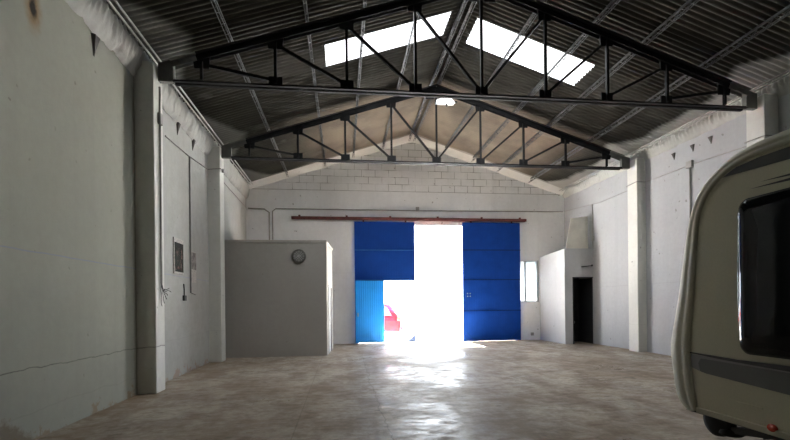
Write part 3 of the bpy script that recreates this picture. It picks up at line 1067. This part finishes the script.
# ------------------------------------------------------------------ right corner hut
hut = empty('corner_hut', (8.6, 16.2, 0), 'small white hut with a dark open doorway in the rear right corner', 'hut')
hx0, hy0 = 8.03, 15.22
mb = MB()
mb.prism([(hy0, 0), (YB, 0), (YB, 3.30), (hy0, 3.42)], 'x', hx0, hx0 + 0.12)
mb.box(hx0 + 0.12, 8.33, hy0, hy0 + 0.12, 0, 3.42)
mb.box(8.33, XR, hy0, hy0 + 0.12, 2.44, 3.42)
mb.build('wall', M['hut'], hut)
MB().prism([(hy0, 3.42), (YB, 3.30), (YB, 3.36), (hy0, 3.48)], 'x', hx0, XR).build('roof_slab', M['hut'], hut)
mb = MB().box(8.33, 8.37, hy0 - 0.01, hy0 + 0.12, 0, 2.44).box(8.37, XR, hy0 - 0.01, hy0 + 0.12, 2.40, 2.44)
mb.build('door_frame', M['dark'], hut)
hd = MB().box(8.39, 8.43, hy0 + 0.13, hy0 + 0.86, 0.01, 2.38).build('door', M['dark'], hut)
MB().tube([(8.43, hy0 + 0.78, 1.05), (8.48, hy0 + 0.78, 1.05), (8.48, hy0 + 0.66, 1.05)], 0.012, 8).build('handle', M['grey_metal'], hd)
MB().box(8.45, XR - 0.01, hy0 + 0.95, hy0 + 0.98, 0, 2.46).box(XR - 0.03, XR - 0.01, hy0 + 0.005, hy0 + 0.95, 0, 2.40).box(8.16, XR - 0.03, hy0 + 0.13, hy0 + 0.95, 2.44, 2.46).build('shade_lining', M['dark'], hut)  # unseen panels added and painted dark to give the doorway its shade
MB().lathe([(0.05, 0.0), (0.05, 0.62), (0.16, 0.72), (0.17, 0.80), (0.14, 0.80)], (8.62, hy0 + 0.74, 0.0), 'z', 20).build('washbasin', M['conduit'], hut, smooth=True)
# lamp arm above the doorway
tag(MB().tube([(9.09, hy0 - 0.03, 2.86), (8.95, hy0 - 0.05, 2.84), (8.66, hy0 - 0.06, 2.81)], [0.012, 0.014, 0.022], 8).tube([(9.08, hy0 - 0.004, 2.86), (9.08, hy0 - 0.03, 2.86)], 0.035, 10)
    .build('lamp_arm', M['dark']), 'thin dark lamp arm above the hut doorway', 'lamp arm')
# leaning board on the hut roof
bd = MB()
bz0, bz1 = 3.475, 4.62
p0 = Vector((8.16, 15.40, bz0)); p1 = Vector((9.05, 15.40, bz0)); q1 = Vector((9.09, 15.50, bz1 + 0.08)); q0 = Vector((8.43, 15.50, bz1))
nrm = (p1 - p0).cross(q0 - p0).normalized() * 0.03
bd.add([p0, p1, q1, q0, p0 + nrm, p1 + nrm, q1 + nrm, q0 + nrm], [(0, 1, 2, 3), (7, 6, 5, 4), (0, 4, 5, 1), (1, 5, 6, 2), (2, 6, 7, 3), (3, 7, 4, 0)])
bo = empty('leaning_board', (8.6, 15.45, bz0), 'beige board with a dark edge leaning on the hut roof', 'board')
bd.build('panel', M['cream'], bo)
MB().bar(p1 + Vector((-0.01, -0.012, 0.02)), q1 + Vector((-0.01, -0.012, 0)), 0.03, 0.03).bar(q0 + Vector((0, -0.012, 0)), q1 + Vector((0, -0.012, 0)), 0.012, 0.02).build('edge_strip', M['conduit'], bo)

# ------------------------------------------------------------------ purlins now (far detail)
names = [(-2.01, 'purlin on the left slope, next in from the left eave'),
         (-0.60, 'purlin on the left slope touching the outer end of the left skylight'), (0.48, 'purlin crossing the middle of the left skylight'),
         (1.63, 'purlin on the left slope next to the ridge'), (2.67, 'purlin directly under the left side of the ridge'), (2.87, 'purlin directly under the right side of the ridge'),
         (4.08, 'purlin on the right slope next to the ridge, crossing the right skylight'), (5.20, 'purlin crossing the outer half of the right skylight'),
         (6.27, 'purlin on the right slope just outside the right skylight'), (7.58, 'purlin on the right slope, next in from the right eave')]
src = None
for x, lab in names:
    p = purlin(x, lab, src)
    if src is None:
        src = p

for side, xw, lab in ((1, XL, 'pair of pale pipes running along the left eave under the roof'), (-1, XR, 'pair of pale pipes running along the right eave under the roof')):
    xa = xw + side * 0.20
    e = empty('eave_pipe', (xa, 5.6, 6.0), lab, 'pipe', 'eave pipes')
    for d, z in ((0.0, roof_z(xa) - 0.075), (0.09, roof_z(xa) - 0.06)):
        MB().tube([(xa + side * d, YF, z), (xa + side * d, YB - 0.02, z)], 0.018, 8).build('pipe', M['pale_pipe'], e)

# ------------------------------------------------------------------ lamp under the far truss
lm = empty('flood_lamp', (3.02, 12.45, 7.26), 'lit white flood lamp hanging under the peak of the far truss', 'lamp')
MB().tube([(3.02, 12.56, 7.42), (3.02, 12.60, 7.58)], 0.015, 8).box(2.97, 3.07, 12.56, 12.64, 7.52, 7.60).build('bracket', M['dark'], lm)
MB().prism([(2.72, 7.30), (3.28, 7.30), (3.16, 7.44), (3.05, 7.46), (2.76, 7.38)], 'y', 12.42, 12.60).build('housing', M['grey_metal'], lm, bevel=0.01)
MB().prism([(2.72, 7.285), (3.28, 7.285), (3.16, 7.43), (3.05, 7.45), (2.75, 7.37)], 'y', 12.40, 12.418).build('lens', M['lens'], lm)
MB().tube([(3.29, 12.5, 7.36), (3.36, 12.5, 7.36)], 0.03, 8).build('knob', M['dark'], lm)
MB().tube([(3.05, 12.5, 7.29), (3.05, 12.5, 7.22)], 0.025, 8).build('knob', M['dark'], lm)

# ------------------------------------------------------------------ left wall fittings
LXW = XL + 0.012
cp = empty('conduit', (-3.26, 8.42, 1.7), 'vertical conduit with loose wires on the side of the near left pillar', 'conduit')
MB().tube([(-3.235, 8.42, 5.50), (-3.235, 8.42, 1.95)], 0.018, 8).build('pipe', M['conduit'], cp)
MB().box(-3.257, -3.20, 8.36, 8.48, 4.82, 5.02).build('junction_box', M['conduit'], cp, bevel=0.01)
random.seed(4)
for k in range(6):
    a = [(-3.235, 8.42, 1.97)]
    x, y, z = -3.235, 8.42, 1.95
    for j in range(6):
        z -= (0.075 - 0.018 * k) if j > 1 else 0.06
        x += 0.0006 * k * j + random.uniform(-0.003, 0.005)
        y += 0.009 * k + random.uniform(-0.02, 0.03)
        a.append((x, y, z + random.uniform(-0.02, 0.02)))
    MB().tube(a, 0.005, 5).build('wire', M['cable'], cp)
cp2 = empty('conduit', (XL, 10.6, 1.8), 'cable run sloping up the left wall with a vertical conduit drop', 'conduit')
MB().tube([(XL + 0.016, 9.55, 5.03), (XL + 0.016, 10.9, 5.08), (XL + 0.016, 12.44, 5.22), (XL + 0.16, 12.452, 5.24), (-3.242, 12.452, 5.25), (-3.242, 12.89, 5.27), (XL + 0.016, 12.89, 5.34), (XL + 0.016, 17.2, 5.22)], 0.014, 6).build('cable', M['conduit'], cp2)
MB().tube([(XL + 0.02, 10.98, 5.08), (XL + 0.02, 10.98, 1.85), (XL + 0.02, 11.3, 1.82)], 0.018, 8).build('pipe', M['conduit'], cp2)
MB().lathe([(0.05, 0.0), (0.05, 0.05), (0.03, 0.06)], (-3.258, 12.66, 5.25), 'x', 14).build('junction_box', M['conduit'], cp2)
pic = empty('framed_picture', (XL, 10.2, 2.24), 'dark framed picture on the left wall between the pillars', 'picture')
MB().box(XL, XL + 0.03, 9.92, 10.48, 2.24, 3.02).build('frame', M['paper'], pic, bevel=0.006)
MB().box(XL + 0.03, XL + 0.034, 9.95, 10.45, 2.29, 2.92).build('image', M['picture'], pic)
nt = empty('notice', (XL, 11.25, 2.10), 'small faded notice on the left wall right of the framed picture', 'notice')
MB().box(XL, XL + 0.008, 11.06, 11.42, 2.10, 2.86).build('sheet', M['paper'], nt)
MB().box(XL + 0.008, XL + 0.011, 11.08, 11.40, 2.42, 2.83).build('print', M['notice'], nt)
so = empty('wall_socket', (XL, 10.5, 1.68), 'small dark socket with hanging cable under the framed picture', 'socket')
MB().box(XL, XL + 0.05, 10.47, 10.60, 1.66, 1.78).build('box', M['dark'], so, bevel=0.008)
MB().tube([(XL + 0.02, 10.53, 1.78), (XL + 0.03, 10.50, 1.92), (XL + 0.015, 10.52, 2.04)], 0.012, 6).build('cable', M['cable'], so)

# corbels under the eaves
def corbel(x, y, z, side, label, src=None):
    if src is not None:
        return copy_tree(src, Vector((x, y, z)) - src.location, label)
    mb = MB()
    mb.add([(0, -0.10, 0.17), (0, 0.10, 0.17), (0.10, -0.09, 0.15), (0.10, 0.09, 0.15), (0, 0.03, -0.19), (0, -0.03, -0.19), (0.02, 0.0, -0.16)],
           [(0, 1, 3, 2), (2, 3, 6), (0, 2, 6, 5), (1, 4, 6, 3), (5, 6, 4), (0, 5, 4, 1)])
    mb.v = [Vector((p.x + x, p.y + y, p.z + z)) for p in mb.v]
    o = mb.build('corbel', M['void'], origin=(x, y, z))
    return tag(o, label, 'corbel', 'small dark corbels under the eaves')
c0 = corbel(XL, 6.95, 5.38, 1, 'dark corbel high on the left wall before the near pillar')
c0.scale = (0.6, 0.7, 0.85)
for y, lab in ((10.25, 'dark corbel on the left wall above the framed picture'), (11.25, 'dark corbel on the left wall closest before the far left pillar')):
    corbel(XL, y, 5.46, 1, lab, c0).scale = (0.6, 0.6, 0.75)
cr = None
for (y, z, lab) in ((11.18, 5.52, 'dark corbel on the right wall closest to the right pillar'), (10.52, 5.52, 'middle dark corbel of three on the right wall over the conduit box'),
                    (9.95, 5.52, 'dark corbel on the right wall just above the caravan roof line')):
    c = copy_tree(c0, Vector((XR, y, z)) - c0.location, lab)
    c.rotation_euler = (0, 0, math.pi)
    c.scale = (0.5, 0.55, 0.5)

# ------------------------------------------------------------------ right wall and rear wall conduits
rc = empty('conduit', (XR, 10.6, 3.4), 'conduit along the right wall with a vertical drop and square junction box', 'conduit')
MB().tube([(XR - 0.015, 6.0, 4.80), (XR - 0.015, 8.2, 4.95), (8.78, 8.225, 4.97), (8.78, 8.70, 4.98), (XR - 0.016, 8.70, 5.0), (XR - 0.015, 10.6, 5.10), (XR - 0.015, 12.31, 5.12), (8.82, 12.33, 5.13), (8.82, 12.82, 5.11), (XR - 0.015, 12.85, 5.08), (XR - 0.015, 14.7, 5.05), (XR - 0.015, 17.2, 5.25)], 0.013, 6).build('cable', M['conduit'], rc)
MB().tube([(XR - 0.03, 10.6, 5.1), (XR - 0.03, 10.6, 2.0)], 0.022, 8).build('pipe', M['conduit'], rc)
MB().box(XR - 0.07, XR - 0.003, 10.50, 10.70, 5.02, 5.20).build('junction_box', M['conduit'], rc, bevel=0.01)
MB().tube([(XR - 0.03, 15.15, 5.08), (XR - 0.03, 15.15, 3.5)], 0.018, 8).build('pipe', M['conduit'], rc)
MB().box(XR - 0.05, XR - 0.003, 15.09, 15.21, 3.75, 3.92).build('junction_box', M['conduit'], rc, bevel=0.01)
bc = empty('conduit', (2.5, YB, 3.5), 'long horizontal conduit on the rear wall above the red rail', 'conduit')
MB().tube([(-3.5, YB - 0.035, 5.20), (-2.9, YB - 0.035, 5.18), (-2.72, YB - 0.035, 5.05), (-2.72, YB - 0.035, 3.5)], 0.028, 8).build('pipe', M['conduit'], bc)
MB().tube([(-2.60, YB - 0.035, 3.5), (-2.60, YB - 0.035, 5.10), (-2.48, YB - 0.035, 5.20), (3.0, YB - 0.035, 5.20), (9.05, YB - 0.035, 5.24)], 0.022, 8).build('pipe', M['conduit'], bc)
MB().box(2.92, 3.05, YB - 0.09, YB - 0.003, 5.18, 5.34).build('junction_box', M['conduit'], bc, bevel=0.01)
tag(MB().box(7.62, 7.74, YB - 0.05, YB, 0.18, 0.30).build('wall_socket', M['conduit'], bevel=0.008), 'tiny grey socket low on the rear wall under the window', 'socket')

# ------------------------------------------------------------------ red car in the yard
car = empty('car', (0.6, 21.4, -0.06), 'red car parked outside, seen through the wicket doorway', 'car')
g0 = -0.06
x1 = 2.78
prof = [(x1 - 4.0, 0.28), (x1 - 4.05, 0.62), (x1 - 3.9, 0.82), (x1 - 3.0, 0.98), (x1 - 2.35, 1.48), (x1 - 1.2, 1.60), (x1 - 0.55, 1.54), (x1 - 0.30, 1.22),
        (x1 - 0.10, 1.00), (x1 - 0.02, 0.78), (x1, 0.45), (x1 - 0.06, 0.28)]
v, f = [], []
secs = [(20.62, 0.90), (20.56, 1.0), (20.56, 1.0), (22.2, 1.0), (22.2, 1.0), (22.14, 0.90)]
m = len(prof)
for i, (y, s) in enumerate(((20.66, 0), (20.58, 1), (22.22, 1), (22.14, 0))):
    for (px, pz) in prof:
        tuck = 0.14 * max(0, pz - 0.95) / 0.6
        yy = y + (tuck if y < 21.4 else -tuck)
        cx = x1 - 2.0
        v.append((cx + (px - cx) * (0.985 if s == 0 else 1), yy, g0 + pz * (0.99 if s == 0 else 1)))
for i in range(3):
    for k in range(m):
        f.append((i * m + k, i * m + (k + 1) % m, (i + 1) * m + (k + 1) % m, (i + 1) * m + k))
f += [tuple(range(m)), tuple(3 * m + k for k in range(m))]
MB().add(v, f).build('body', M['car_red'], car, bevel=0.04, segs=3)
for yy, s in ((20.60, 1), (22.18, -1)):
    ya, yb = yy + s * 0.035, yy + s * 0.145
    for poly in ([(x1 - 2.75, 1.0), (x1 - 2.25, 1.42), (x1 - 1.55, 1.50), (x1 - 1.55, 1.0)], [(x1 - 1.45, 1.0), (x1 - 1.45, 1.50), (x1 - 0.70, 1.44), (x1 - 0.50, 1.05)]):
        mb = MB()
        pts = [(px, yy + s * (0.14 * max(0, pz - 0.95) / 0.6 - 0.012), g0 + pz) for px, pz in poly]
        pts2 = [(a, b + s * 0.04, c) for a, b, c in pts]
        n = 4
        mb.add(pts + pts2, [tuple(range(n)), tuple(reversed(range(n, 2 * n)))] + [(i, (i + 1) % n, (i + 1) % n + n, i + n) for i in range(n)])
        mb.build('side_window', M['car_glass'], car)
for x in (x1 - 1.12, x1 - 3.25):
    for y in (20.68, 22.10):
        wh = MB().lathe([(0.2, -0.1), (0.28, -0.11), (0.31, -0.06), (0.31, 0.06), (0.28, 0.11), (0.2, 0.1)], (x, y, g0 + 0.31), 'y', 28).build('wheel', M['rubber'], car, smooth=True)
        MB().lathe([(0.05, -0.10), (0.19, -0.105), (0.2, -0.1), (0.2, 0.1), (0.19, 0.105), (0.05, 0.10)], (x, y, g0 + 0.31), 'y', 22).build('rim', M['grey_metal'], wh, smooth=True)
MB().box(x1 - 0.12, x1 + 0.03, 20.55, 22.2, g0 + 0.32, g0 + 0.52).build('bumper', M['car_red'], car, bevel=0.03)
MB().box(x1 - 0.22, x1 - 0.03, 20.575, 20.72, g0 + 0.78, g0 + 0.95).build('tail_light', M['reflector'], car, bevel=0.02)
MB().box(x1 - 0.22, x1 - 0.03, 22.08, 22.215, g0 + 0.78, g0 + 0.95).build('tail_light', M['reflector'], car, bevel=0.02)
